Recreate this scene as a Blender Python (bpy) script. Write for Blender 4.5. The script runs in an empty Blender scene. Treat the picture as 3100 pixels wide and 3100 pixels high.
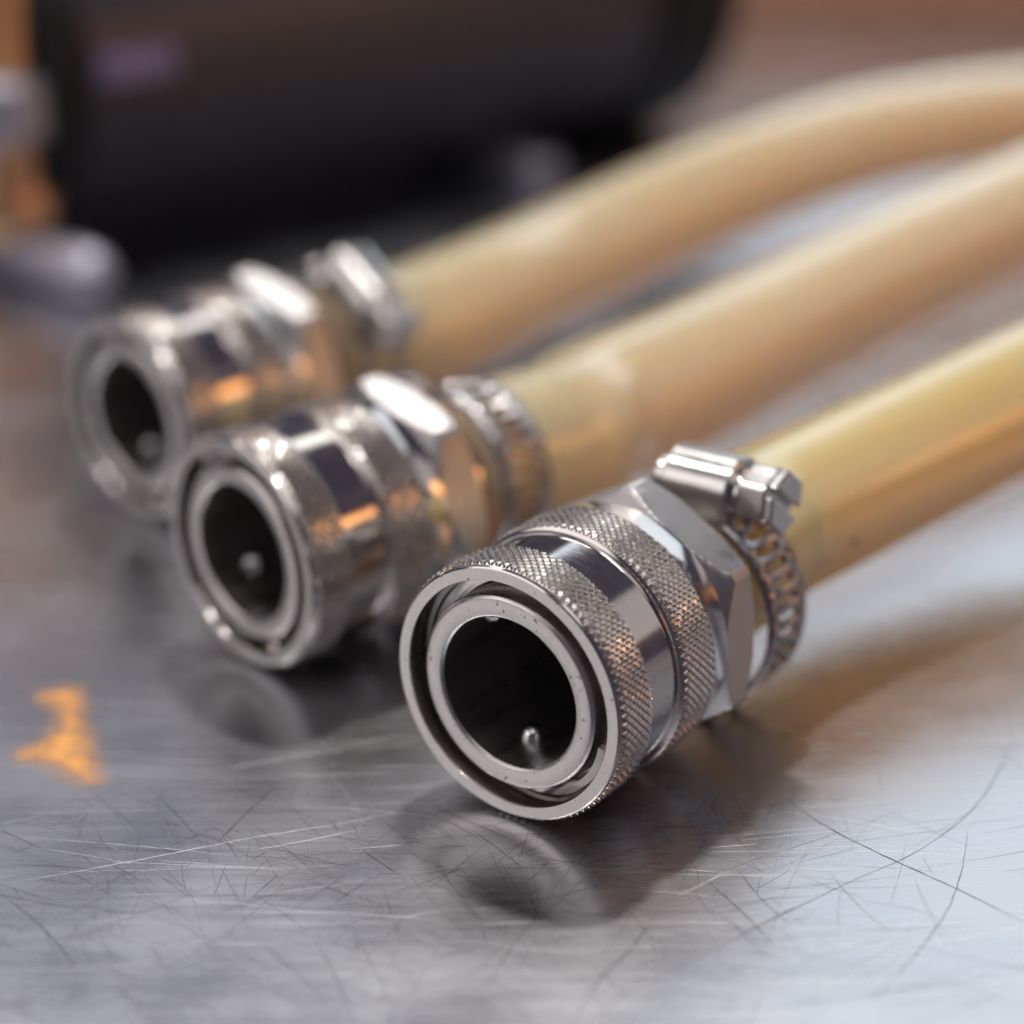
import bpy, bmesh, math, random
from mathutils import Vector, Matrix
R_ = math.radians
MM = 0.001
sc = bpy.context.scene
C = sc.collection

# ------------------------------------------------------------------ camera
cam_d = bpy.data.cameras.new('camera')
cam = bpy.data.objects.new('camera', cam_d); C.objects.link(cam)
cam.location = (0, 0, 133.75 * MM)
cam.rotation_euler = (R_(90 - 21.45), 0, 0)
cam_d.sensor_width = 36.0
cam_d.lens = 36.0 * 6940 / 3100
cam_d.clip_start = 0.01; cam_d.clip_end = 50
cam_d.dof.use_dof = True
cam_d.dof.focus_distance = 0.264
cam_d.dof.aperture_fstop = 7.7
sc.camera = cam

# ------------------------------------------------------------------ world and lamps
w = bpy.data.worlds.new('World'); sc.world = w; w.use_nodes = True
bg = w.node_tree.nodes['Background']
bg.inputs[0].default_value = (0.072, 0.060, 0.086, 1); bg.inputs[1].default_value = 1.0

def area(name, loc, target, sx, sy, watts, col):
    l = bpy.data.lights.new(name, 'AREA'); l.shape = 'RECTANGLE'
    l.size = sx; l.size_y = sy; l.energy = watts; l.color = col
    o = bpy.data.objects.new(name, l); C.objects.link(o); o.location = loc
    o.rotation_euler = (Vector(target) - Vector(loc)).to_track_quat('-Z', 'Y').to_euler()
    return o
TG = (0.0, 0.27, 0.0)
# ceiling lamp behind the couplings: the hard shadow falls towards the camera
area('ceiling_and_fill_lamp', (0.02, 1.03, 1.30), TG, 0.11, 0.065, 13.0, (1.0, 0.96, 0.90))
area('ceiling_and_fill_lamp', (-0.62, 0.45, 1.45), TG, 0.12, 0.70, 7.0, (1.0, 0.95, 0.90))
area('ceiling_and_fill_lamp', (0.05, -0.10, 1.60), TG, 0.90, 0.10, 7.0, (1.0, 0.96, 0.92))
# long ceiling panel behind, whitens the upper sides
area('ceiling_and_fill_lamp', (-0.25, 1.55, 1.50), TG, 1.3, 0.35, 3.4, (1.0, 0.98, 0.95))
# pale panel added on the right to light the bands, and the warm orange lamp strip in front of it
area('window_and_fill_light', (1.62, 0.72, 0.78), (0.0, 0.27, 0.02), 0.9, 0.8, 1.1, (1.0, 0.95, 0.90))
area('warm_lamp', (1.60, 0.14, 0.50), (0.0, 0.27, 0.02), 0.75, 0.26, 2.2, (1.0, 0.43, 0.13))
# bright window far behind to the right, cool daylight
area('window_and_fill_light', (1.05, 2.35, 0.98), (0.03, 0.27, 0.0), 1.75, 1.25, 10.0, (0.86, 0.95, 1.0))
# dimmer fill added far behind to the left
area('window_and_fill_light', (-1.15, 2.30, 1.30), (0.0, 0.27, 0.0), 1.9, 1.3, 1.5, (0.80, 0.88, 1.0))
# added fill left of the camera, lights the front faces
area('window_and_fill_light', (-1.70, -0.35, 0.85), (0.0, 0.27, 0.02), 1.6, 1.1, 8.8, (1.0, 0.95, 0.91))

# broad fill added above and behind the camera, lifts the knurl
area('ceiling_and_fill_lamp', (0.1, -0.55, 1.75), TG, 2.2, 1.2, 8.0, (1.0, 0.96, 0.95))
sc.view_settings.view_transform = 'Standard'; sc.view_settings.look = 'None'
sc.view_settings.exposure = 0.0; sc.view_settings.gamma = 1.0
sc.render.engine = 'CYCLES'
sc.cycles.use_denoising = True
sc.cycles.use_adaptive_sampling = True; sc.cycles.adaptive_threshold = 0.02
sc.cycles.max_bounces = 14; sc.cycles.transmission_bounces = 10; sc.cycles.glossy_bounces = 8
sc.cycles.sample_clamp_indirect = 6.0
sc.cycles.caustics_refractive = True; sc.cycles.caustics_reflective = True
sc.cycles.blur_glossy = 0.3

# ------------------------------------------------------------------ materials
class NT:
    def __init__(s, name):
        s.m = bpy.data.materials.new(name); s.m.use_nodes = True
        s.t = s.m.node_tree; s.b = s.t.nodes['Principled BSDF']
    def n(s, typ, **kw):
        nd = s.t.nodes.new(typ)
        for k, v in kw.items():
            if k[0] == '_': setattr(nd, k[1:], v)
            else: nd.inputs[k.replace('__', ' ')].default_value = v
        return nd
    def l(s, a, b): s.t.links.new(a, b)
    def set(s, **kw):
        for k, v in kw.items(): s.b.inputs[k.replace('__', ' ')].default_value = v

def col4(c): return (c[0], c[1], c[2], 1)

def metal(name, base, rough, var=0.06, bump=0.0, bscale=3000, stretch=None, aniso=0.0):
    """bare metal: colour and roughness vary a little, optional fine relief"""
    k = NT(name); k.set(Metallic=1.0, Roughness=rough, Anisotropic=aniso)
    tc = k.n('ShaderNodeTexCoord'); mp = k.n('ShaderNodeMapping')
    if stretch: mp.inputs['Scale'].default_value = stretch
    k.l(tc.outputs['Object'], mp.inputs[0])
    n1 = k.n('ShaderNodeTexNoise', Scale=420.0, Detail=5.0, Roughness=0.6); k.l(mp.outputs[0], n1.inputs['Vector'])
    r1 = k.n('ShaderNodeMapRange'); r1.inputs[3].default_value = rough - var; r1.inputs[4].default_value = rough + var
    r1.inputs[1].default_value = 0.3; r1.inputs[2].default_value = 0.7
    k.l(n1.outputs['Fac'], r1.inputs[0]); k.l(r1.outputs[0], k.b.inputs['Roughness'])
    mx = k.n('ShaderNodeMix', _data_type='RGBA'); mx.inputs[6].default_value = col4([c * 0.86 for c in base]); mx.inputs[7].default_value = col4(base)
    n2 = k.n('ShaderNodeTexNoise', Scale=160.0, Detail=4.0); k.l(tc.outputs['Object'], n2.inputs['Vector'])
    k.l(n2.outputs['Fac'], mx.inputs[0]); k.l(mx.outputs[2], k.b.inputs['Base Color'])
    if bump:
        n3 = k.n('ShaderNodeTexNoise', Scale=float(bscale), Detail=3.0); k.l(mp.outputs[0], n3.inputs['Vector'])
        bp = k.n('ShaderNodeBump', Strength=bump, Distance=0.00005); k.l(n3.outputs['Fac'], bp.inputs['Height'])
        k.l(bp.outputs[0], k.b.inputs['Normal'])
    return k.m

M = {}
STEEL = (0.60, 0.575, 0.56)
M['steel'] = metal('turned_steel', STEEL, 0.12, 0.04, 0.10, 900, (6, 1, 1))
M['bore'] = metal('bored_steel', (0.62, 0.59, 0.58), 0.30, 0.06, 1.0, 450, (0.05, 1, 1))
M['knurl'] = metal('knurled_steel', (0.70, 0.67, 0.65), 0.24, 0.05)
M['cast'] = metal('blasted_steel', (0.46, 0.44, 0.44), 0.38, 0.06, 0.9, 5200)
M['band'] = metal('clamp_steel', (0.62, 0.60, 0.59), 0.22, 0.05, 0.2, 1500)
M['strap'] = metal('strap_steel_shaded', (0.42, 0.40, 0.40), 0.26, 0.05, 0.2, 1500)  # clamp steel darkened: shade on the strap put into the colour
M['screw'] = metal('zinc_screw', (0.72, 0.71, 0.70), 0.16, 0.04)
M['ball'] = metal('bearing_steel', (0.75, 0.75, 0.76), 0.06, 0.01)
M['copper'] = metal('copper', (0.90, 0.42, 0.16), 0.25, 0.05)
M['pumpsteel_reflect'] = metal('pump_steel_orange_reflection', (0.78, 0.47, 0.29), 0.32, 0.05)  # the steel's orange reflection is put into its base colour

def face_metal():
    """faced-off ring front: concentric tool marks, small nicks"""
    k = NT('faced_steel'); k.set(Metallic=1.0, Roughness=0.40)
    tc = k.n('ShaderNodeTexCoord'); sp = k.n('ShaderNodeSeparateXYZ'); k.l(tc.outputs['Object'], sp.inputs[0])
    yy = k.n('ShaderNodeMath', _operation='MULTIPLY'); k.l(sp.outputs[1], yy.inputs[0]); k.l(sp.outputs[1], yy.inputs[1])
    zz = k.n('ShaderNodeMath', _operation='MULTIPLY'); k.l(sp.outputs[2], zz.inputs[0]); k.l(sp.outputs[2], zz.inputs[1])
    ad = k.n('ShaderNodeMath', _operation='ADD'); k.l(yy.outputs[0], ad.inputs[0]); k.l(zz.outputs[0], ad.inputs[1])
    sq = k.n('ShaderNodeMath', _operation='SQRT'); k.l(ad.outputs[0], sq.inputs[0])
    ns = k.n('ShaderNodeTexNoise', _noise_dimensions='1D', Scale=9000.0, Detail=3.0); k.l(sq.outputs[0], ns.inputs['W'])
    nz = k.n('ShaderNodeTexNoise', Scale=700.0, Detail=6.0, Roughness=0.7); k.l(tc.outputs['Object'], nz.inputs['Vector'])
    nick = k.n('ShaderNodeTexNoise', Scale=1500.0, Detail=2.0); k.l(tc.outputs['Object'], nick.inputs['Vector'])
    nr = k.n('ShaderNodeValToRGB'); nr.color_ramp.elements[0].position = 0.27; nr.color_ramp.elements[0].color = (0.25, 0.22, 0.2, 1)
    nr.color_ramp.elements[1].position = 0.33; nr.color_ramp.elements[1].color = (1, 1, 1, 1)
    k.l(nick.outputs['Fac'], nr.inputs[0])
    mx = k.n('ShaderNodeMix', _data_type='RGBA'); mx.inputs[6].default_value = (0.60, 0.565, 0.54, 1); mx.inputs[7].default_value = (0.76, 0.72, 0.69, 1)
    k.l(nz.outputs['Fac'], mx.inputs[0])
    mu = k.n('ShaderNodeMix', _data_type='RGBA', _blend_type='MULTIPLY'); mu.inputs[0].default_value = 1.0
    k.l(mx.outputs[2], mu.inputs[6]); k.l(nr.outputs[0], mu.inputs[7]); k.l(mu.outputs[2], k.b.inputs['Base Color'])
    bp = k.n('ShaderNodeBump', Strength=0.35, Distance=0.00003); k.l(ns.outputs['Fac'], bp.inputs['Height'])
    k.l(bp.outputs[0], k.b.inputs['Normal'])
    return k.m
M['face'] = face_metal()

def table_mat():
    k = NT('brushed_stainless'); k.set(Metallic=1.0, Anisotropic=0.35)
    tc = k.n('ShaderNodeTexCoord')
    mp = k.n('ShaderNodeMapping'); mp.inputs['Scale'].default_value = (0.035, 1.0, 1.0); mp.inputs['Rotation'].default_value = (0, 0, R_(-3))
    k.l(tc.outputs['Object'], mp.inputs[0])
    fine = k.n('ShaderNodeTexNoise', Scale=4200.0, Detail=4.0, Roughness=0.65); k.l(mp.outputs[0], fine.inputs['Vector'])
    med = k.n('ShaderNodeTexNoise', Scale=900.0, Detail=4.0, Roughness=0.6); k.l(mp.outputs[0], med.inputs['Vector'])
    blot = k.n('ShaderNodeTexNoise', Scale=45.0, Detail=3.0, Roughness=0.5); k.l(tc.outputs['Object'], blot.inputs['Vector'])
    # roughness: hand-worn patches plus the brushing
    r1 = k.n('ShaderNodeMapRange'); r1.inputs[1].default_value = 0.3; r1.inputs[2].default_value = 0.7
    r1.inputs[3].default_value = 0.23; r1.inputs[4].default_value = 0.33
    k.l(blot.outputs['Fac'], r1.inputs[0])
    r2 = k.n('ShaderNodeMath', _operation='MULTIPLY_ADD'); r2.inputs[1].default_value = 0.10
    k.l(med.outputs['Fac'], r2.inputs[0]); k.l(r1.outputs[0], r2.inputs[2])
    r3 = k.n('ShaderNodeMath', _operation='SUBTRACT'); r3.inputs[1].default_value = 0.05; k.l(r2.outputs[0], r3.inputs[0])
    k.l(r3.outputs[0], k.b.inputs['Roughness'])
    mx = k.n('ShaderNodeMix', _data_type='RGBA'); mx.inputs[6].default_value = (0.455, 0.468, 0.51, 1); mx.inputs[7].default_value = (0.57, 0.583, 0.625, 1)
    k.l(fine.outputs['Fac'], mx.inputs[0]); k.l(mx.outputs[2], k.b.inputs['Base Color'])
    tg = k.n('ShaderNodeTangent', _direction_type='RADIAL', _axis='Z')
    cx = k.n('ShaderNodeCombineXYZ', X=1.0); k.l(cx.outputs[0], k.b.inputs['Tangent'])
    ad = k.n('ShaderNodeMath', _operation='ADD'); k.l(fine.outputs['Fac'], ad.inputs[0]); k.l(med.outputs['Fac'], ad.inputs[1])
    bp = k.n('ShaderNodeBump', Strength=0.38, Distance=0.00003); k.l(ad.outputs[0], bp.inputs['Height'])
    k.l(bp.outputs[0], k.b.inputs['Normal'])
    return k.m
M['table'] = table_mat()
M['scratch_dark'] = metal('scratch_grime', (0.06, 0.05, 0.06), 0.5, 0.05)
M['scratch_mid'] = metal('scratch_groove', (0.22, 0.205, 0.215), 0.45, 0.05)
M['scratch_light'] = metal('scratch_bright', (0.80, 0.80, 0.80), 0.45, 0.05)

def silicone(nm, ca, cb, trans):
    """milky amber silicone: part scattering skin, part rough glass, tinted through its thickness"""
    k = NT(nm)
    k.set(Roughness=0.20, IOR=1.41, Transmission__Weight=trans)
    k.b.inputs['Subsurface Weight'].default_value = 1.0
    k.b.inputs['Subsurface Radius'].default_value = (1.0, 0.62, 0.32)
    k.b.inputs['Subsurface Scale'].default_value = 0.012
    tc = k.n('ShaderNodeTexCoord')
    n1 = k.n('ShaderNodeTexNoise', Scale=60.0, Detail=4.0); k.l(tc.outputs['Object'], n1.inputs['Vector'])
    mx = k.n('ShaderNodeMix', _data_type='RGBA'); mx.inputs[6].default_value = col4(ca); mx.inputs[7].default_value = col4(cb)
    k.l(n1.outputs['Fac'], mx.inputs[0]); k.l(mx.outputs[2], k.b.inputs['Base Color'])
    k.b.inputs['Coat Weight'].default_value = 1.0; k.b.inputs['Coat Roughness'].default_value = 0.17
    va = k.n('ShaderNodeVolumeAbsorption', Color=(1.0, 0.55, 0.14, 1), Density=40.0)
    k.l(va.outputs[0], k.t.nodes['Material Output'].inputs['Volume'])
    return k.m
M['hose'] = silicone('amber_silicone', (0.99, 0.755, 0.48), (0.99, 0.825, 0.60), 0.55)
M['hose_gold'] = silicone('golden_silicone', (0.99, 0.72, 0.32), (0.99, 0.79, 0.45), 0.52)

def plastic(name, c, rough, spec=0.5):
    k = NT(name); k.set(Roughness=rough)
    tc = k.n('ShaderNodeTexCoord'); n1 = k.n('ShaderNodeTexNoise', Scale=90.0, Detail=5.0); k.l(tc.outputs['Object'], n1.inputs['Vector'])
    mx = k.n('ShaderNodeMix', _data_type='RGBA'); mx.inputs[6].default_value = col4([x * 0.8 for x in c]); mx.inputs[7].default_value = col4([x * 1.15 for x in c])
    k.l(n1.outputs['Fac'], mx.inputs[0]); k.l(mx.outputs[2], k.b.inputs['Base Color'])
    k.b.inputs['Specular IOR Level'].default_value = spec
    return k.m
M['black'] = plastic('black_enamel', (0.026, 0.025, 0.036), 0.36, 0.5)
M['black2'] = plastic('black_plastic', (0.008, 0.007, 0.009), 0.6, 0.25)
M['rubber'] = plastic('black_rubber', (0.01, 0.009, 0.01), 0.6, 0.3)
M['label'] = plastic('violet_label', (0.20, 0.145, 0.27), 0.5)
M['foot'] = metal('plated_foot', (0.44, 0.44, 0.51), 0.55, 0.05)
M['speck'] = plastic('brown_speck', (0.05, 0.02, 0.01), 0.6)

# ------------------------------------------------------------------ mesh helpers (input in mm)
def to_mesh(name, verts, faces, smooth=True, angle=32, mats=('steel',), fmat=None):
    me = bpy.data.meshes.new(name)
    me.from_pydata([(v[0] * MM, v[1] * MM, v[2] * MM) for v in verts], [], faces)
    for m in mats: me.materials.append(M[m])
    if fmat: me.polygons.foreach_set('material_index', fmat)
    bm = bmesh.new(); bm.from_mesh(me)
    bmesh.ops.recalc_face_normals(bm, faces=bm.faces); bm.to_mesh(me); bm.free()
    if smooth:
        me.polygons.foreach_set('use_smooth', [True] * len(me.polygons))
        me.set_sharp_from_angle(angle=R_(angle))
    me.update(); return me

def obj(name, me, parent=None, loc=(0, 0, 0), rot=(0, 0, 0)):
    o = bpy.data.objects.new(name, me); C.objects.link(o)
    if parent: o.parent = parent
    o.location = [c * MM for c in loc]; o.rotation_euler = rot
    return o
def thing(name, label, cat, loc=(0, 0, 0), rot=(0, 0, 0), group=None):
    o = bpy.data.objects.new(name, None); C.objects.link(o); o.empty_display_size = 0.01
    o.location = [c * MM for c in loc]; o.rotation_euler = rot
    tag(o, label, cat, group); return o
def tag(o, label, cat, group=None):
    o['label'] = label; o['category'] = cat
    if group: o['group'] = group

def lathe(prof, n=128, closed=True):
    """profile [(t, r)] swept about the local X axis; closed profiles make a solid ring"""
    V, F = [], []
    k = len(prof)
    for j in range(n):
        a = 2 * math.pi * j / n
        for t, r in prof: V.append((t, r * math.cos(a), r * math.sin(a)))
    for j in range(n):
        b, d = j * k, ((j + 1) % n) * k
        for i in range(k if closed else k - 1):
            i2 = (i + 1) % k
            F.append((b + i, b + i2, d + i2, d + i))
    return V, F

def knurl(t0, t1, r0, dep, n=94, ratio=1.0, cham=0.35):
    """diamond knurl: a skewed lattice of flat-topped pyramids between two ends, closed underneath"""
    dth = 2 * math.pi / n                        # one diamond along the circumference
    dt = dth * r0 * ratio                        # one diamond along the axis
    offs = (-0.5, -0.29, 0.29)                   # groove, top edge, top edge
    V, F, idx = [], [], {}
    rng = random.Random(5)
    nb = int((t1 - t0) / dt) + 3
    def vert(ia, ka, ib, kb):
        # a = th/dth + t/dt, b = th/dth - t/dt
        a, b = ia + offs[ka], ib + offs[kb]
        th, t = (a + b) / 2, (a - b) / 2
        tw = th % n
        key = (round(tw * 100) % (n * 100), round(t * 100))
        if key in idx: return idx[key], t * dt
        low = (ka == 0) or (kb == 0)
        tt = min(max(t * dt, 0), t1 - t0)
        r = r0 - (dep if low else 0.0) + (0 if low else rng.uniform(-0.03, 0.03))
        e = min(tt, t1 - t0 - tt)
        if e < cham: r = min(r, r0 - dep * 1.05 + dep * 1.0 * e / cham)
        V.append((t0 + tt, r * math.cos(tw * dth), r * math.sin(tw * dth)))
        idx[key] = len(V) - 1
        return idx[key], t * dt
    for ia in range(-nb, n + nb):
        for ib in range(-nb, n + nb):
            thc, tc = (ia + ib) / 2, (ia - ib) / 2 * dt
            if tc < -dt or tc > t1 - t0 + dt: continue
            if not (0 <= thc < n): continue
            for ka in range(3):
                for kb in range(3):
                    a2, b2 = (ia, ka + 1), (ib, kb + 1)
                    if ka == 2: a2 = (ia + 1, 0)
                    if kb == 2: b2 = (ib + 1, 0)
                    q = [vert(ia, ka, ib, kb), vert(*a2, ib, kb), vert(*a2, *b2), vert(ia, ka, *b2)]
                    ts = [x[1] for x in q]
                    if max(ts) <= 0 or min(ts) >= t1 - t0: continue
                    f = [x[0] for x in q]
                    if len(set(f)) == 4: F.append(tuple(f))
    return V, F

def hexnut(t0, t1, rc, ap, ang0, rin, n=180, cone=0.9):
    rows = [0, .12, .3, .55, .85, 1.2, 1.7]
    L = t1 - t0
    ts = [x for x in rows] + [L - x for x in reversed(rows[:-1])]
    V, F = [], []
    k = len(ts) + 2
    for j in range(n):
        a = 2 * math.pi * j / n
        ph = (a - ang0 + math.pi / 6) % (math.pi / 3) - math.pi / 6     # 0 at a corner when ang0 is a corner
        ph2 = math.pi / 6 - abs(ph)
        rh = min(ap / math.cos(ph2), rc)
        prof = [(t0, rin)]
        for t in ts:
            lim = (ap + 0.05) + 1.25 * t if t < L / 2 else (ap + 0.35) + 1.4 * (L - t)
            prof.append((t0 + t, min(rh, lim)))
        prof.append((t1, rin))
        for t, r in prof: V.append((t, r * math.cos(a), r * math.sin(a)))
    for j in range(n):
        b, d = j * k, ((j + 1) % n) * k
        for i in range(k):
            i2 = (i + 1) % k
            F.append((b + i, b + i2, d + i2, d + i))
    return V, F

def box(x0, x1, y0, y1, z0, z1):
    V = [(x, y, z) for x in (x0, x1) for y in (y0, y1) for z in (z0, z1)]
    F = [(0, 1, 3, 2), (4, 6, 7, 5), (0, 4, 5, 1), (2, 3, 7, 6), (0, 2, 6, 4), (1, 5, 7, 3)]
    return V, F
def merge(*parts):
    V, F = [], []
    for v, f in parts:
        o = len(V); V += list(v); F += [tuple(i + o for i in q) for q in f]
    return V, F
def extrude_poly(poly, y0, y1, swap=None):
    """poly in (x, z), extruded along y"""
    n = len(poly)
    V = [(x, y0, z) for x, z in poly] + [(x, y1, z) for x, z in poly]
    F = [tuple(range(n)), tuple(range(2 * n - 1, n - 1, -1))] + [(i, (i + 1) % n, n + (i + 1) % n, n + i) for i in range(n)]
    return V, F
def bevel(o, w, seg=2, ang=30):
    b = o.modifiers.new('bevel', 'BEVEL'); b.width = w * MM; b.segments = seg; b.limit_method = 'ANGLE'; b.angle_limit = R_(ang)
    b.harden_normals = False
    return o
def sphere(r, n=24, m=14):
    prof = [(-r * math.cos(math.pi * i / m), max(r * math.sin(math.pi * i / m), 1e-4)) for i in range(m + 1)]
    return lathe(prof, n, False)

# ------------------------------------------------------------------ table
tb = obj('table_top', None or to_mesh('table_top', *box(-900, 900, -500, 1300, -25, 0), smooth=False, mats=('table',)))
tb['kind'] = 'structure'

def ribbon(pts, wd, z, V, F, rng):
    o = len(V); n = len(pts)
    for i, p in enumerate(pts):
        a = pts[max(i - 1, 0)]; b = pts[min(i + 1, n - 1)]
        dx, dy = b[0] - a[0], b[1] - a[1]; L = math.hypot(dx, dy) or 1
        q = min(i, n - 1 - i) / max(1, n * 0.3); k = wd * min(1, 0.15 + q) * rng.uniform(0.5, 1.1) / 2
        V.append((p[0] - dy / L * k, p[1] + dx / L * k, z)); V.append((p[0] + dy / L * k, p[1] - dx / L * k, z))
    for i in range(n - 1): F.append((o + 2 * i, o + 2 * i + 1, o + 2 * i + 3, o + 2 * i + 2))
def spline(ctrl, n=40):
    out = []
    c = [ctrl[0]] + list(ctrl) + [ctrl[-1]]
    seg = len(ctrl) - 1
    for s in range(seg):
        p0, p1, p2, p3 = [Vector(x) for x in c[s:s + 4]]
        m = max(2, n // seg)
        for i in range(m + (1 if s == seg - 1 else 0)):
            t = i / m
            out.append(0.5 * ((2 * p1) + (-p0 + p2) * t + (2 * p0 - 5 * p1 + 4 * p2 - p3) * t * t + (-p0 + 3 * p1 - 3 * p2 + p3) * t ** 3))
    return out

rng = random.Random(11)
main_dark = [   # long scratches, mm on the table
    [(-37.3, 235.5), (-36.7, 227.6), (-34.8, 219.6), (-32.1, 211.0), (-28.4, 203.0)],
    [(-32.2, 249.4), (-25.9, 243.8), (-20.3, 236.7), (-17.3, 228.8)],
    [(-31.4, 260.5), (-25.9, 254.7), (-21.2, 249.2), (-18.4, 241.2), (-17.1, 231.8)],
    [(-60.9, 240.6), (-52.8, 237.4), (-44.5, 232.4), (-38.2, 226.5)],
    [(-58.0, 235.5), (-50.4, 231.2), (-42.9, 225.9)],
    [(-28.6, 249.2), (-31.5, 242.5), (-34.4, 234.9)],
    [(16.0, 218.0), (21.8, 225.3), (26.4, 230.0), (35.6, 235.5), (46.6, 242.5)],
    [(8.9, 200.6), (18.2, 209.0), (30.0, 219.1), (37.3, 225.3), (47.7, 233.6), (56.6, 245.1), (63.3, 260.5), (65.0, 271.1)],
    [(21.9, 226.5), (25.4, 219.6), (28.2, 212.6)],
    [(25.7, 228.8), (28.0, 221.9), (30.4, 216.9)],
    [(33.0, 245.8), (37.2, 238.6), (43.6, 231.2), (50.3, 224.2), (56.1, 217.4)],
    [(53.9, 238.6), (51.4, 228.8), (48.0, 219.6), (42.6, 210.0), (36.9, 202.0)],
    [(16.0, 219.6), (12.8, 212.1), (9.1, 205.9), (6.1, 198.0)],
    [(2.0, 223.0), (2.6, 218.5), (0.2, 213.1), (-2.5, 205.0)],
    [(-50.0, 228.8), (-48.9, 224.2)],
    [(-47.7, 228.8), (-46.5, 223.0), (-45.5, 225.3)],
    [(-57.4, 223.6), (-52.1, 217.4), (-47.7, 211.0), (-45.8, 207.0)],
    [(-48.5, 212.1), (-45.9, 205.9)],
    [(-44.0, 211.0), (-40.9, 205.9), (-38.0, 201.0)],
    [(-20.9, 227.6), (-15.6, 219.6), (-11.7, 211.0)],
    [(-34.3, 228.8), (-32.0, 219.6)],
    [(19.6, 219.6), (26.8, 221.9), (34.0, 223.0)],
    [(23.1, 213.1), (27.5, 217.4), (33.3, 221.9)],
    [(-55.3, 221.9), (-53.0, 225.3), (-49.2, 227.6)],
    [(-24.6, 228.8), (-28.5, 219.6), (-33.4, 212.1), (-37.3, 208.0)],
    [(36.0, 228.8), (38.5, 220.8), (41.2, 215.3)],
    [(-8.8, 226.5), (-5.6, 219.6), (-3.8, 214.2)],
]
main_light = [   # long scratches, mm on the table
    [(-57.8, 225.5), (-49.9, 228.2), (-40.8, 231.8), (-30.2, 236.1), (-20.5, 239.3), (-13.1, 242.5)],
    [(-30.5, 233.0), (-25.1, 234.9), (-17.9, 238.0)],
    [(-46.7, 216.9), (-41.8, 218.8), (-38.4, 219.6)],
    [(-33.1, 219.4), (-20.2, 219.4), (-7.3, 217.9)],
    [(-35.9, 253.3), (-24.4, 257.6), (-13.3, 262.7)],
    [(22.4, 233.6), (28.7, 234.6)],
    [(18.6, 223.0), (25.1, 228.8)],
]
V, F, fm = [], [], []
def add(ctrl_mm, wd, z, mi, n=36):
    ctrl = [Vector((*p, 0)) for p in ctrl_mm]
    pts = [(p.x + rng.uniform(-.05, .05), p.y + rng.uniform(-.05, .05)) for p in spline(ctrl, n)]
    a = len(F); ribbon(pts, wd, z, V, F, rng); fm.extend([mi] * (len(F) - a))
for s in main_dark: add(s, rng.uniform(0.10, 0.20), 0.012 + rng.uniform(0, .003), rng.choice((0, 1, 1)))
for s in main_light: add(s, rng.uniform(0.06, 0.10), 0.018 + rng.uniform(0, .003), 2)
def rnd(x0, x1, y0, y1, cnt, lmin, lmax, wmin, wmax, mats, ang=None):
    for _ in range(cnt):
        x, y = rng.uniform(x0, x1), rng.uniform(y0, y1)
        a = rng.uniform(0, math.pi) if ang is None else rng.gauss(ang[0], ang[1])
        L = rng.uniform(lmin, lmax); cu = rng.gauss(0, 0.16)
        pts = []
        for i in range(13):
            pts.append((x, y)); x += math.cos(a) * L / 12; y += math.sin(a) * L / 12; a += cu / 12
        k = len(F); ribbon(pts, rng.uniform(wmin, wmax), 0.008 + rng.uniform(0, .009), V, F, rng)
        fm.extend([rng.choice(mats)] * (len(F) - k))
rnd(-65, 65, 190, 300, 240, 4, 22, 0.03, 0.07, (0, 1, 1))
rnd(-60, 5, 193, 236, 170, 4, 18, 0.04, 0.10, (0, 0, 1), (2.3, 0.35))
rnd(-60, 30, 193, 240, 80, 5, 24, 0.03, 0.07, (0, 1, 1), (0.6, 0.3))
rnd(-60, 30, 195, 245, 260, 2, 9, 0.035, 0.10, (0, 0, 1))
rnd(-70, 70, 190, 310, 420, 5, 30, 0.03, 0.06, (1, 2, 2), (0.05, 0.12))
rnd(0, 40, 208, 240, 80, 3, 14, 0.03, 0.07, (0, 1, 1))
rnd(-110, 150, 300, 520, 160, 5, 40, 0.06, 0.14, (1, 1, 2))
sme = to_mesh('scratches', V, F, smooth=False, mats=('scratch_dark', 'scratch_mid', 'scratch_light'), fmat=fm)
so = obj('scratches', sme, tb); so['kind'] = 'stuff'
# a few grains of swarf
V, F = [], []

# ------------------------------------------------------------------ couplings
RK = 16.4
SL = [(0.0, 14.35), (0.0, 15.72), (0.12, 15.9), (0.45, 16.02), (0.5, 15.6), (6.55, 15.6), (6.62, 15.45), (13.0, 15.4), (13.12, 15.9), (13.3, 16.12),
      (13.42, 15.6), (20.15, 15.6), (20.2, 16.1), (20.45, 15.85), (21.0, 15.55), (24.15, 15.5), (24.3, 15.2), (24.3, 12.6), (5.2, 12.6), (5.2, 14.1), (0.35, 14.2)]
IN = [(0.30, 9.95), (0.30, 11.75), (0.38, 11.95), (0.62, 12.2), (1.1, 12.32), (5.3, 12.4), (5.3, 12.2), (22.0, 12.2), (22.0, 9.5), (0.62, 9.55), (0.42, 9.7)]
def split_face(prof, V, F, tf, tol=0.06):
    """faces lying on the front plane get the faced-off material"""
    out = []
    for q in F:
        xs = [V[i][0] for i in q]
        out.append(1 if max(xs) - min(xs) < tol and abs(sum(xs) / len(xs) - tf) < tol else 0)
    return out
v, f = lathe(SL, 192); me_sleeve = to_mesh('sleeve', v, f, mats=('steel', 'face'), fmat=split_face(SL, v, f, 0.0))
v, f = lathe(IN, 160); me_inner = to_mesh('inner_ring', v, f, mats=('bore', 'face'), fmat=split_face(IN, v, f, 0.30))
me_kn1 = to_mesh('knurl_front', *knurl(0.42, 6.6, RK, 0.58), angle=20, mats=('knurl',))
me_kn2 = to_mesh('knurl_rear', *knurl(13.3, 20.25, RK, 0.58), angle=20, mats=('knurl',))
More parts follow.
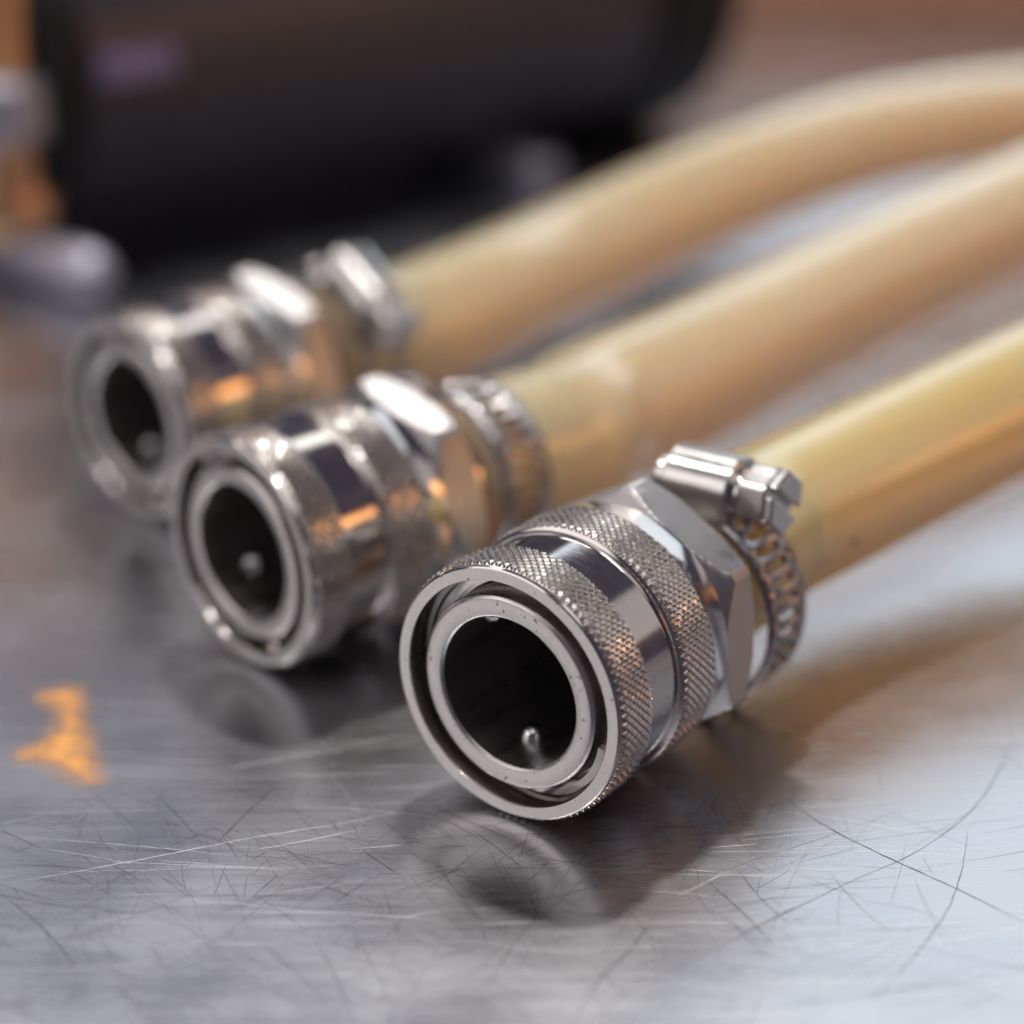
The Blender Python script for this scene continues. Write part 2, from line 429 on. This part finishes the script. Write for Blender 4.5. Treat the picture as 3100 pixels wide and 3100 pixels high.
me_nut = to_mesh('hex_nut', *hexnut(24.32, 30.6, 17.35, 15.25, R_(30), 7.4), angle=24, mats=('cast',))
me_ball = to_mesh('ball', *sphere(1.55), mats=('ball',), angle=180)
# back of the bore: rubber seat with a steel poppet
me_seat = to_mesh('rubber_seat', *lathe([(21.6, 0.02), (21.6, 9.48), (21.9, 9.49), (21.95, 0.02)], 64), mats=('rubber',))
me_poppet = to_mesh('poppet', *lathe([(19.4, 0.02), (19.5, 1.6), (20.2, 3.6), (21.58, 4.4), (21.59, 0.02)], 48), mats=('rubber',))
barb = [(30.62, 4.8), (30.62, 9.8), (31.0, 10.2), (35.6, 10.2), (36.0, 9.8), (36.2, 7.2)]
t = 36.4
for i in range(4): barb += [(t, 7.5), (t + 5.2, 6.6), (t + 5.25, 7.5)]; t += 5.4
barb += [(58.5, 6.5), (59.0, 6.2), (59.0, 4.8)]
me_barb = to_mesh('barb', *lathe(barb, 64), mats=('steel',))
# split retaining ring lying in the gap
def cring(a0, a1, r, t0, t1, wr, wt, n=110):
    V, F = [], []
    for i in range(n + 1):
        k = i / n; a = a0 + (a1 - a0) * k; t = t0 + (t1 - t0) * min(1.0, k * 4.0)
        for dt, dr in ((-wt, -wr), (-wt, wr), (wt, wr), (wt, -wr)):
            V.append((t + dt, (r + dr) * math.cos(a), (r + dr) * math.sin(a)))
    for i in range(n):
        for j in range(4):
            j2 = (j + 1) % 4; F.append((4 * i + j, 4 * i + j2, 4 * i + 4 + j2, 4 * i + 4 + j))
    F += [(0, 1, 2, 3), (4 * n + 3, 4 * n + 2, 4 * n + 1, 4 * n)]
    return V, F
me_ring = to_mesh('retaining_ring', *cring(R_(-165), R_(170), 13.45, 1.2, 4.55, 0.45, 0.5), mats=('steel',))

COUP = [   # x, y on the table (mm), heading, lift, ball angle, nut turn, label
    (-0.43, 240.9, 0.9375, R_(2.0), -100, 0, 'nearest knurled steel quick coupling, in sharp focus, its open bore and knurling crisp'),
    (-36.15, 283.9, 0.743, 0.035, -140, -18, 'slightly blurred steel quick coupling in the middle, between the sharp one and the farthest'),
    (-59.4, 339.1, 0.7755, 0.035, -121, -16, 'farthest, most blurred steel quick coupling, beside the black pump motor'),
]
GC = 'stainless quick couplings on the steel table'
frames = []
for (x, y, az, el, ba, nt, lab) in COUP:
    root = thing('quick_coupling', lab, 'hose coupling', (x, y, 0), (0, -el, az), GC)
    ctr = (0, 0, RK)
    obj('sleeve', me_sleeve, root, ctr)
    obj('knurled_band', me_kn1, root, ctr); obj('knurled_band', me_kn2, root, ctr)
    inn = obj('inner_ring', me_inner, root, ctr)
    obj('rubber_seat', me_seat, inn); obj('poppet', me_poppet, inn)
    for j in range(3):
        # local Y points to the left of the axis, so angles seen from the front are mirrored
        a = R_(180 - (ba + 120 * j))
        obj('ball', me_ball, inn, (7.6, 9.35 * math.cos(a), 9.35 * math.sin(a)))
    obj('retaining_ring', me_ring, root, ctr, (R_(0), 0, 0))
    obj('hex_nut', me_nut, root, ctr, (R_(nt), 0, 0))
    obj('barb', me_barb, root, ctr)
    mt = Matrix.Translation((x * MM, y * MM, 0)) @ Matrix.Rotation(az, 4, 'Z') @ Matrix.Rotation(-el, 4, 'Y')
    frames.append(mt)

def axis_pt(i, t, yl=0, zl=0):
    return (frames[i] @ Vector((t * MM, yl * MM, (RK + zl) * MM))) / MM

# ------------------------------------------------------------------ hoses
def hose(i, ctrl, label, t0, ro=11.0, ri=6.3):
    pts = [axis_pt(i, t0), axis_pt(i, t0 + 4), axis_pt(i, 50), axis_pt(i, 60)] + [Vector(c) for c in ctrl]
    path = spline(pts, 26 * len(pts))
    base = path[0].copy()
    n = 48; V, F = [], []
    K = len(path); acc = 0; prev = None
    for j, p in enumerate(path):
        if j: acc += (p - path[j - 1]).length
        tg = (path[min(j + 1, K - 1)] - path[max(j - 1, 0)]).normalized()
        sd = tg.cross(Vector((0, 0, 1))).normalized(); up = sd.cross(tg)
        g = max(0.0, min(1.0, (60 - t0 - acc) / 4.0)); g = g * g * (3 - 2 * g)
        o_, i_ = ro + 0.1 * g, ri + 1.3 * g
        if j == 0: o_ -= 0.4
        for r in (o_, i_):
            for q in range(n):
                a = 2 * math.pi * q / n
                V.append(tuple(p - base + sd * (r * math.cos(a)) + up * (r * math.sin(a))))
    for j in range(K - 1):
        for q in range(n):
            q2 = (q + 1) % n; b, d = j * 2 * n, (j + 1) * 2 * n
            F.append((b + q, b + q2, d + q2, d + q)); F.append((b + n + q2, b + n + q, d + n + q, d + n + q2))
    for q in range(n):
        q2 = (q + 1) % n; e = (K - 1) * 2 * n
        F.append((q2, q, n + q, n + q2)); F.append((e + q, e + q2, e + n + q2, e + n + q))
    o = obj('silicone_hose', to_mesh('silicone_hose', V, F, mats=('hose_gold' if i == 0 else 'hose',), angle=50), None, tuple(base))
    tag(o, label, 'hose', 'amber silicone hoses')
    return o
h1 = hose(0, [(47, 302, 19.0), (61, 315.5, 20.2), (79, 331, 22.5), (103, 349, 26), (135, 371, 31)], 'amber translucent silicone hose nearest the camera, running from the sharp coupling', 36.5)
hose(1, [(13.5, 334, 18.8), (29.5, 353, 19.6), (58, 388, 22), (98, 431, 26), (140, 470, 31), (175, 500, 36)], 'amber translucent silicone hose in the middle of the three', 36.5, 11.8)
hose(2, [(-5.5, 395, 19.5), (12, 421, 20.5), (43, 457, 25), (77, 493, 27), (117, 527, 25.5), (165, 557, 22)], 'amber translucent silicone hose farthest back, arching up beside the black motor', 36.5, 11.3)
# a brown speck stuck on the nearest hose, on the side towards the camera
q = Vector((45.84, 285.10, 17.45))
v, f = sphere(0.55, 12, 8); rs = random.Random(2); v = [(a * rs.uniform(.7, 1.2), b * rs.uniform(.7, 1.2), c * rs.uniform(.7, 1.2)) for a, b, c in v]
spk = obj('speck', to_mesh('speck', v, f, mats=('speck',)), h1); spk.location = (q * MM) - h1.location
# ------------------------------------------------------------------ hose clamps
def clamp_band(r0, wd, pitch_n, over):
    """perforated strap, one and a bit turns, slots cut right through"""
    V, F, idx = [], [], {}
    nsub = 2
    tot = pitch_n + over
    rows = [-wd / 2, -wd * 0.26, wd * 0.26, wd / 2]
    cols = []
    for c in range(tot):
        cols += [(c, 0.0), (c, 0.22), (c, 0.44), (c, 0.72)]
    cols.append((tot, 0.0))
    def rad(x):
        ex = x - pitch_n
        return r0 + 0.85 * max(0.0, min(1.0, (ex + 1.2) / 1.6))
    for c, fr in cols:
        x = c + fr; a = math.pi / 2 - 0.42 - 2 * math.pi * x / pitch_n
        for q in rows: V.append((q, rad(x) * math.cos(a), rad(x) * math.sin(a)))
    for j in range(len(cols) - 1):
        for i in range(3):
            slot = cols[j][1] in (0.44, 0.72)
            if i == 1 and slot: continue
            F.append((4 * j + i, 4 * j + i + 1, 4 * j + 5 + i, 4 * j + 4 + i))
    return V, F
def clamp_meshes(r0, slots):
    zs = r0 + 2.6; D = {}
    D['strap'] = to_mesh('clamp_band', *clamp_band(r0, 8.4, slots, 6), mats=('strap',), angle=40)
    arch = [(-4.6, r0 - 0.1), (-4.5, zs)] + [(-4.5 * math.cos(math.pi * i / 16), zs + 0.2 + 4.3 * math.sin(math.pi * i / 16)) for i in range(0, 17)] + [(4.5, zs), (4.6, r0 - 0.1)]
    D['house'] = to_mesh('screw_housing', *extrude_poly(arch, -4.9, 4.9), mats=('band',), angle=30)
    def along_y(vf):   # lathe about X -> about Y, lifted to the screw height
        v, f = vf; return [(z, x, y + zs) for x, y, z in v], f
    D['tip'] = to_mesh('screw_tip', *along_y(lathe([(4.5, 0.02), (4.5, 2.7), (6.6, 2.7), (7.3, 2.1), (7.35, 0.02)], 32)), mats=('screw',))
    D['collar'] = to_mesh('screw_collar', *along_y(lathe([(-6.0, 0.02), (-6.0, 3.0), (-5.7, 3.3), (-4.92, 3.3), (-4.92, 0.02)], 40)), mats=('screw',))
    r = 4.25
    P = [(r * math.cos(math.pi / 3 * i + 0.35), r * math.sin(math.pi / 3 * i + 0.35) + zs) for i in range(6)]
    def clip(sign):   # two jaws either side of the driver slot
        out = []; dx, dz = math.cos(0.9), math.sin(0.9)
        side = lambda p: sign * ((p[0]) * dx + (p[1] - zs) * dz) - 0.65
        for i in range(6):
            p, q = P[i], P[(i + 1) % 6]; sp, sq = side(p), side(q)
            if sp >= 0: out.append(p)
            if (sp >= 0) != (sq >= 0):
                k = sp / (sp - sq); out.append((p[0] + (q[0] - p[0]) * k, p[1] + (q[1] - p[1]) * k))
        return extrude_poly(out, -11.2, -9.9)
    D['head'] = to_mesh('hex_head', *merge(extrude_poly(P, -9.9, -5.95), clip(1), clip(-1)), smooth=False, mats=('screw',))
    return D
loose, tight = clamp_meshes(14.0, 40), clamp_meshes(12.0, 34)
GCL = 'worm-drive hose clamps'
def clamp(i, t, turn, dz, label, D, r0):
    x, y, az, el = COUP[i][:4]
    p = axis_pt(i, t, 0, dz - r0)          # the empty sits at the strap's lowest point
    root = thing('hose_clamp', label, 'hose clamp', tuple(p), (0, -el, az), GCL)
    up = (0, 0, r0); sh = (0, -2.7 if i == 0 else 0, r0 - (0.5 if i == 0 else 0)); rx = (R_(turn), 0, 0)
    b = obj('strap', D['strap'], root, up, rx); sm = b.modifiers.new('thickness', 'SOLIDIFY'); sm.thickness = 0.7 * MM; sm.offset = 1
    bevel(obj('screw_housing', D['house'], root, sh, rx), 0.35)
    s = obj('screw', D['collar'], root, sh, rx)
    obj('screw_tip', D['tip'], s); bevel(obj('hex_head', D['head'], s), 0.3)
    return root
clamp(0, 40.4, 0, -2.9, 'sharp worm-drive clamp with slotted strap and bright screw housing behind the nearest coupling', loose, 14.0)
clamp(1, 41.5, -95, 0, 'blurred tight clamp strap on the hose behind the middle coupling', tight, 12.0)
clamp(2, 41.6, 33, -0.4, 'most blurred worm-drive clamp, bright screw housing slanting, behind the farthest coupling', loose, 14.0)

# ------------------------------------------------------------------ pump behind
az = R_(42.7)
pump = thing('pump', 'blurred black pump motor lying behind the couplings, steel pump head at left', 'pump', (-121.8, 503.4, 0), (0, 0, az))
ZC = 41.0
def plathe(name, prof, mat, par, n=96, loc=(0, 0, ZC)):
    return obj(name, to_mesh(name, *lathe(prof, n), mats=(mat,)), par, loc)
body = plathe('motor_body', [(8, 0.02), (8, 39.5), (181, 39.5), (181, 0.02)], 'black', pump)
plathe('end_cap', [(181, 0.02), (181, 40), (183, 42), (209, 42), (213, 39), (215, 30), (216, 0.02)], 'black2', pump)
plathe('front_flange', [(-1, 0.02), (-1, 37), (0.5, 39.5), (9, 40.5), (9, 0.02)], 'black2', pump)
hd = plathe('pump_head', [(-14, 0.02), (-14, 26), (-12, 29), (-6, 31), (-4, 34), (-1.02, 34), (-1.02, 0.02)], 'pumpsteel_reflect', pump)
plathe('inlet_port', [(-52, 7), (-52, 11), (-50, 12.5), (-30, 12.5), (-29, 15), (-14.02, 15), (-14.02, 7)], 'copper', pump, 48)
for k in range(6):
    a = R_(20 + 60 * k)
    obj('bolt', to_mesh('bolt', *hexnut(-9.5, -4.05, 5.2, 4.5, 0, 0.05, 36), mats=('pumpsteel_reflect',)) if k == 0 else bolt_me, pump, (0, 30.0 * math.cos(a), ZC + 30.0 * math.sin(a)))
    if k == 0: bolt_me = bpy.data.meshes['bolt']
# outlet at the side of the head: a pipe with fittings, rising out of the top of the picture
def vlathe(name, prof, mat, par, n=48):
    V, F = lathe(prof, n); V = [(y - 5.7, z - 26.0, x) for x, y, z in V]
    return obj(name, to_mesh(name, V, F, mats=(mat,)), par)
op = vlathe('outlet_pipe', [(9, 0.02), (9, 7.5), (12, 8.5), (84, 8.5), (86, 7.5), (86, 0.02)], 'pumpsteel_reflect', pump)
vlathe('pipe_collar', [(30, 8.52), (30, 10.5), (32, 12.5), (42, 12.5), (44, 10.5), (44, 8.52)], 'foot', op)
vlathe('pipe_collar', [(12, 8.52), (12, 10.5), (13, 11), (18, 11), (19, 10.5), (19, 8.52)], 'pumpsteel_reflect', op)
# rating label wrapped on the motor side
V, F = [], []
for i in range(13):
    a = R_(171 + 9 * i / 12)
    for t in (11, 31): V.append((t, 39.9 * math.cos(a), 39.9 * math.sin(a)))
for i in range(12): F.append((2 * i, 2 * i + 1, 2 * i + 3, 2 * i + 2))
lb = obj('rating_label', to_mesh('rating_label', V, F, mats=('label',)), body)
sm = lb.modifiers.new('thickness', 'SOLIDIFY'); sm.thickness = 0.25 * MM
def foot(t, y0, y1, h, wd):
    n = 12
    P = [(-wd / 2, y1)] + [( -wd / 2 * math.cos(math.pi * i / n), y0 - wd / 2 * math.sin(math.pi * i / n) ) for i in range(n + 1)] + [(wd / 2, y1)]
    P = [(x + t, y) for x, y in P]
    V = [(x, y, 0.05) for x, y in P] + [(x, y, h) for x, y in P]; k = len(P)
    F = [tuple(range(k)), tuple(range(2 * k - 1, k - 1, -1))] + [(i, (i + 1) % k, k + (i + 1) % k, k + i) for i in range(k)]
    return bevel(obj('foot', to_mesh('foot', V, F, mats=('foot',)), pump), 1.6, 3)
rod = [(0, 0.02)] + [(5.6 - 5.6 * math.cos(R_(a)), 5.6 * math.sin(R_(a))) for a in range(15, 91, 15)] + [(75, 5.6), (75, 0.02)]
V, F = lathe(rod, 40); V = [(y - 4, x - 60, z + 5.65) for x, y, z in V]
obj('foot_rod', to_mesh('foot_rod', V, F, mats=('foot',)), pump)
foot(140, -37, 5, 6, 12)

# ------------------------------------------------------------------ blurred brown board standing at the back right
def board_mat():
    k = NT('brown_wood'); k.set(Roughness=0.6)
    tc = k.n('ShaderNodeTexCoord'); mp = k.n('ShaderNodeMapping'); mp.inputs['Scale'].default_value = (0.15, 1, 1); k.l(tc.outputs['Object'], mp.inputs[0])
    n1 = k.n('ShaderNodeTexNoise', Scale=40.0, Detail=5.0); k.l(mp.outputs[0], n1.inputs['Vector'])
    mx = k.n('ShaderNodeMix', _data_type='RGBA'); mx.inputs[6].default_value = (0.30, 0.13, 0.075, 1); mx.inputs[7].default_value = (0.58, 0.31, 0.17, 1)
    k.l(n1.outputs['Fac'], mx.inputs[0]); k.l(mx.outputs[2], k.b.inputs['Base Color'])
    return k.m
M['board'] = board_mat()
bd = obj('brown_board', to_mesh('brown_board', *box(-330, 330, -9, 9, 0, 62), smooth=False, mats=('board',)), None, (380, 830, 0.05), (0, 0, R_(-6)))
bevel(bd, 2.0)
tag(bd, 'out-of-focus brown board on edge behind the hoses at top right', 'board')

# ------------------------------------------------------------------ orange patch on the table at left
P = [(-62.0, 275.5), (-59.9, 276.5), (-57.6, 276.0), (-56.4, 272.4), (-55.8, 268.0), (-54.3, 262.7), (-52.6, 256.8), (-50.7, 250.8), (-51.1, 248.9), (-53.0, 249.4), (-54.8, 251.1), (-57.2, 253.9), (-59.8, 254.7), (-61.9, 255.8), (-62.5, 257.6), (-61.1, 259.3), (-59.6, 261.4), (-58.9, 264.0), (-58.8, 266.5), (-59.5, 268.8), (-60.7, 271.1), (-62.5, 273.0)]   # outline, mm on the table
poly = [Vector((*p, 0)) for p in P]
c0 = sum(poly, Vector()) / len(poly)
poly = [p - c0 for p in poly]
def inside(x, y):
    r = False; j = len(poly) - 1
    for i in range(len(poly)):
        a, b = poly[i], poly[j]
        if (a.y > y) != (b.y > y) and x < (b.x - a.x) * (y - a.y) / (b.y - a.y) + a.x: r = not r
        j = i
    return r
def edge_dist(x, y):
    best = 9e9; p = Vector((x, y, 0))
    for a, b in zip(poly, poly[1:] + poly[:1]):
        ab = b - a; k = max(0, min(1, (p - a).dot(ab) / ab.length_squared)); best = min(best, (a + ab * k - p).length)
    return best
# a flat orange sheet, denser in the middle and feathering out at the rim
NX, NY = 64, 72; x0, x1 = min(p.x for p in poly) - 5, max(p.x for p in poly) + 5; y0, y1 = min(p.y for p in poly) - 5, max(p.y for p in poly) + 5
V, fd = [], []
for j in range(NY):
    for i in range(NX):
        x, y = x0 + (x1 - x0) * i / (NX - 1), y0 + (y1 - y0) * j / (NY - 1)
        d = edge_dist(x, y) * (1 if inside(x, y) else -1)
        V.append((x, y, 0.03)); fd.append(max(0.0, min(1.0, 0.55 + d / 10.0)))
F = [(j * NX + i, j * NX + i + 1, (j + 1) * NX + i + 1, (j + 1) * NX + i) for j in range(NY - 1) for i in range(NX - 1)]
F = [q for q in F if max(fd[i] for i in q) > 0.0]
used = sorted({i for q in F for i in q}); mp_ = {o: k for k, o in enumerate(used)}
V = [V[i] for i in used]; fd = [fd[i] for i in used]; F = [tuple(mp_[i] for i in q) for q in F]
def patch_mat():
    k = NT('orange_blend'); k.set(Roughness=0.4)
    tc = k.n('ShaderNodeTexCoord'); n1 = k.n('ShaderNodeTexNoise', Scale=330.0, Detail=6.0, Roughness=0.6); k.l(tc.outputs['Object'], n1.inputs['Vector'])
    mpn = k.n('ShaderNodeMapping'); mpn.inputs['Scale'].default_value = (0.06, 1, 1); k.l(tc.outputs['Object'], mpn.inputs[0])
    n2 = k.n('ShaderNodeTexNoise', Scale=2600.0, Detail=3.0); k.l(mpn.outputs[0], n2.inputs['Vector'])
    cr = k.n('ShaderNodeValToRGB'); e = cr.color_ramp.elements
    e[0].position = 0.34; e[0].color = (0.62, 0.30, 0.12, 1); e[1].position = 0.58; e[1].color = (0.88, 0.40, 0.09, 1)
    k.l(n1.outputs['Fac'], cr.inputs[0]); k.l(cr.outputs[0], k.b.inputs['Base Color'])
    at = k.n('ShaderNodeAttribute', _attribute_name='feather')
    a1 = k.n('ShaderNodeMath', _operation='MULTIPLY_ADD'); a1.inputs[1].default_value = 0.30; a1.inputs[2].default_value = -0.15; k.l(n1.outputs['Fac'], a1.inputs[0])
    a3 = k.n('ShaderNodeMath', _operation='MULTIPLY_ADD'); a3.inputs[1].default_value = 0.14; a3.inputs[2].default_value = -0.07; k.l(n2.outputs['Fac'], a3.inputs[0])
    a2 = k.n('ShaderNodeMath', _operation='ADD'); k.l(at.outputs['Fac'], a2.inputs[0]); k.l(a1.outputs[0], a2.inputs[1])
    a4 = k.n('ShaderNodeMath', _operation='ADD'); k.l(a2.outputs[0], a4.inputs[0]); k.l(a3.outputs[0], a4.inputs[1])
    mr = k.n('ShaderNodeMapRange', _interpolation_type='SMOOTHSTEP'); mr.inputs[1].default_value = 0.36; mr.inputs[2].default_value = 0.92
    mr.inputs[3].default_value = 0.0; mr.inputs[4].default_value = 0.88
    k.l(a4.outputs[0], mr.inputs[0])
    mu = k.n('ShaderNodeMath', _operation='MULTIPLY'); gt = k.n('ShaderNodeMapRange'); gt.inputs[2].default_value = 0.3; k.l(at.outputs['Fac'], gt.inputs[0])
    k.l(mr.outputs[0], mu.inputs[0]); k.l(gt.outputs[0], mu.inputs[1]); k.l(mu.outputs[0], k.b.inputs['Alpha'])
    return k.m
M['patch'] = patch_mat()
me = to_mesh('orange_sheet', V, F, smooth=False, mats=('patch',))
at = me.attributes.new('feather', 'FLOAT', 'POINT'); at.data.foreach_set('value', fd)
sp = obj('orange_patch', me, None, (c0.x, c0.y, 0))
tag(sp, 'bright orange patch on the steel table at the left edge', 'patch')
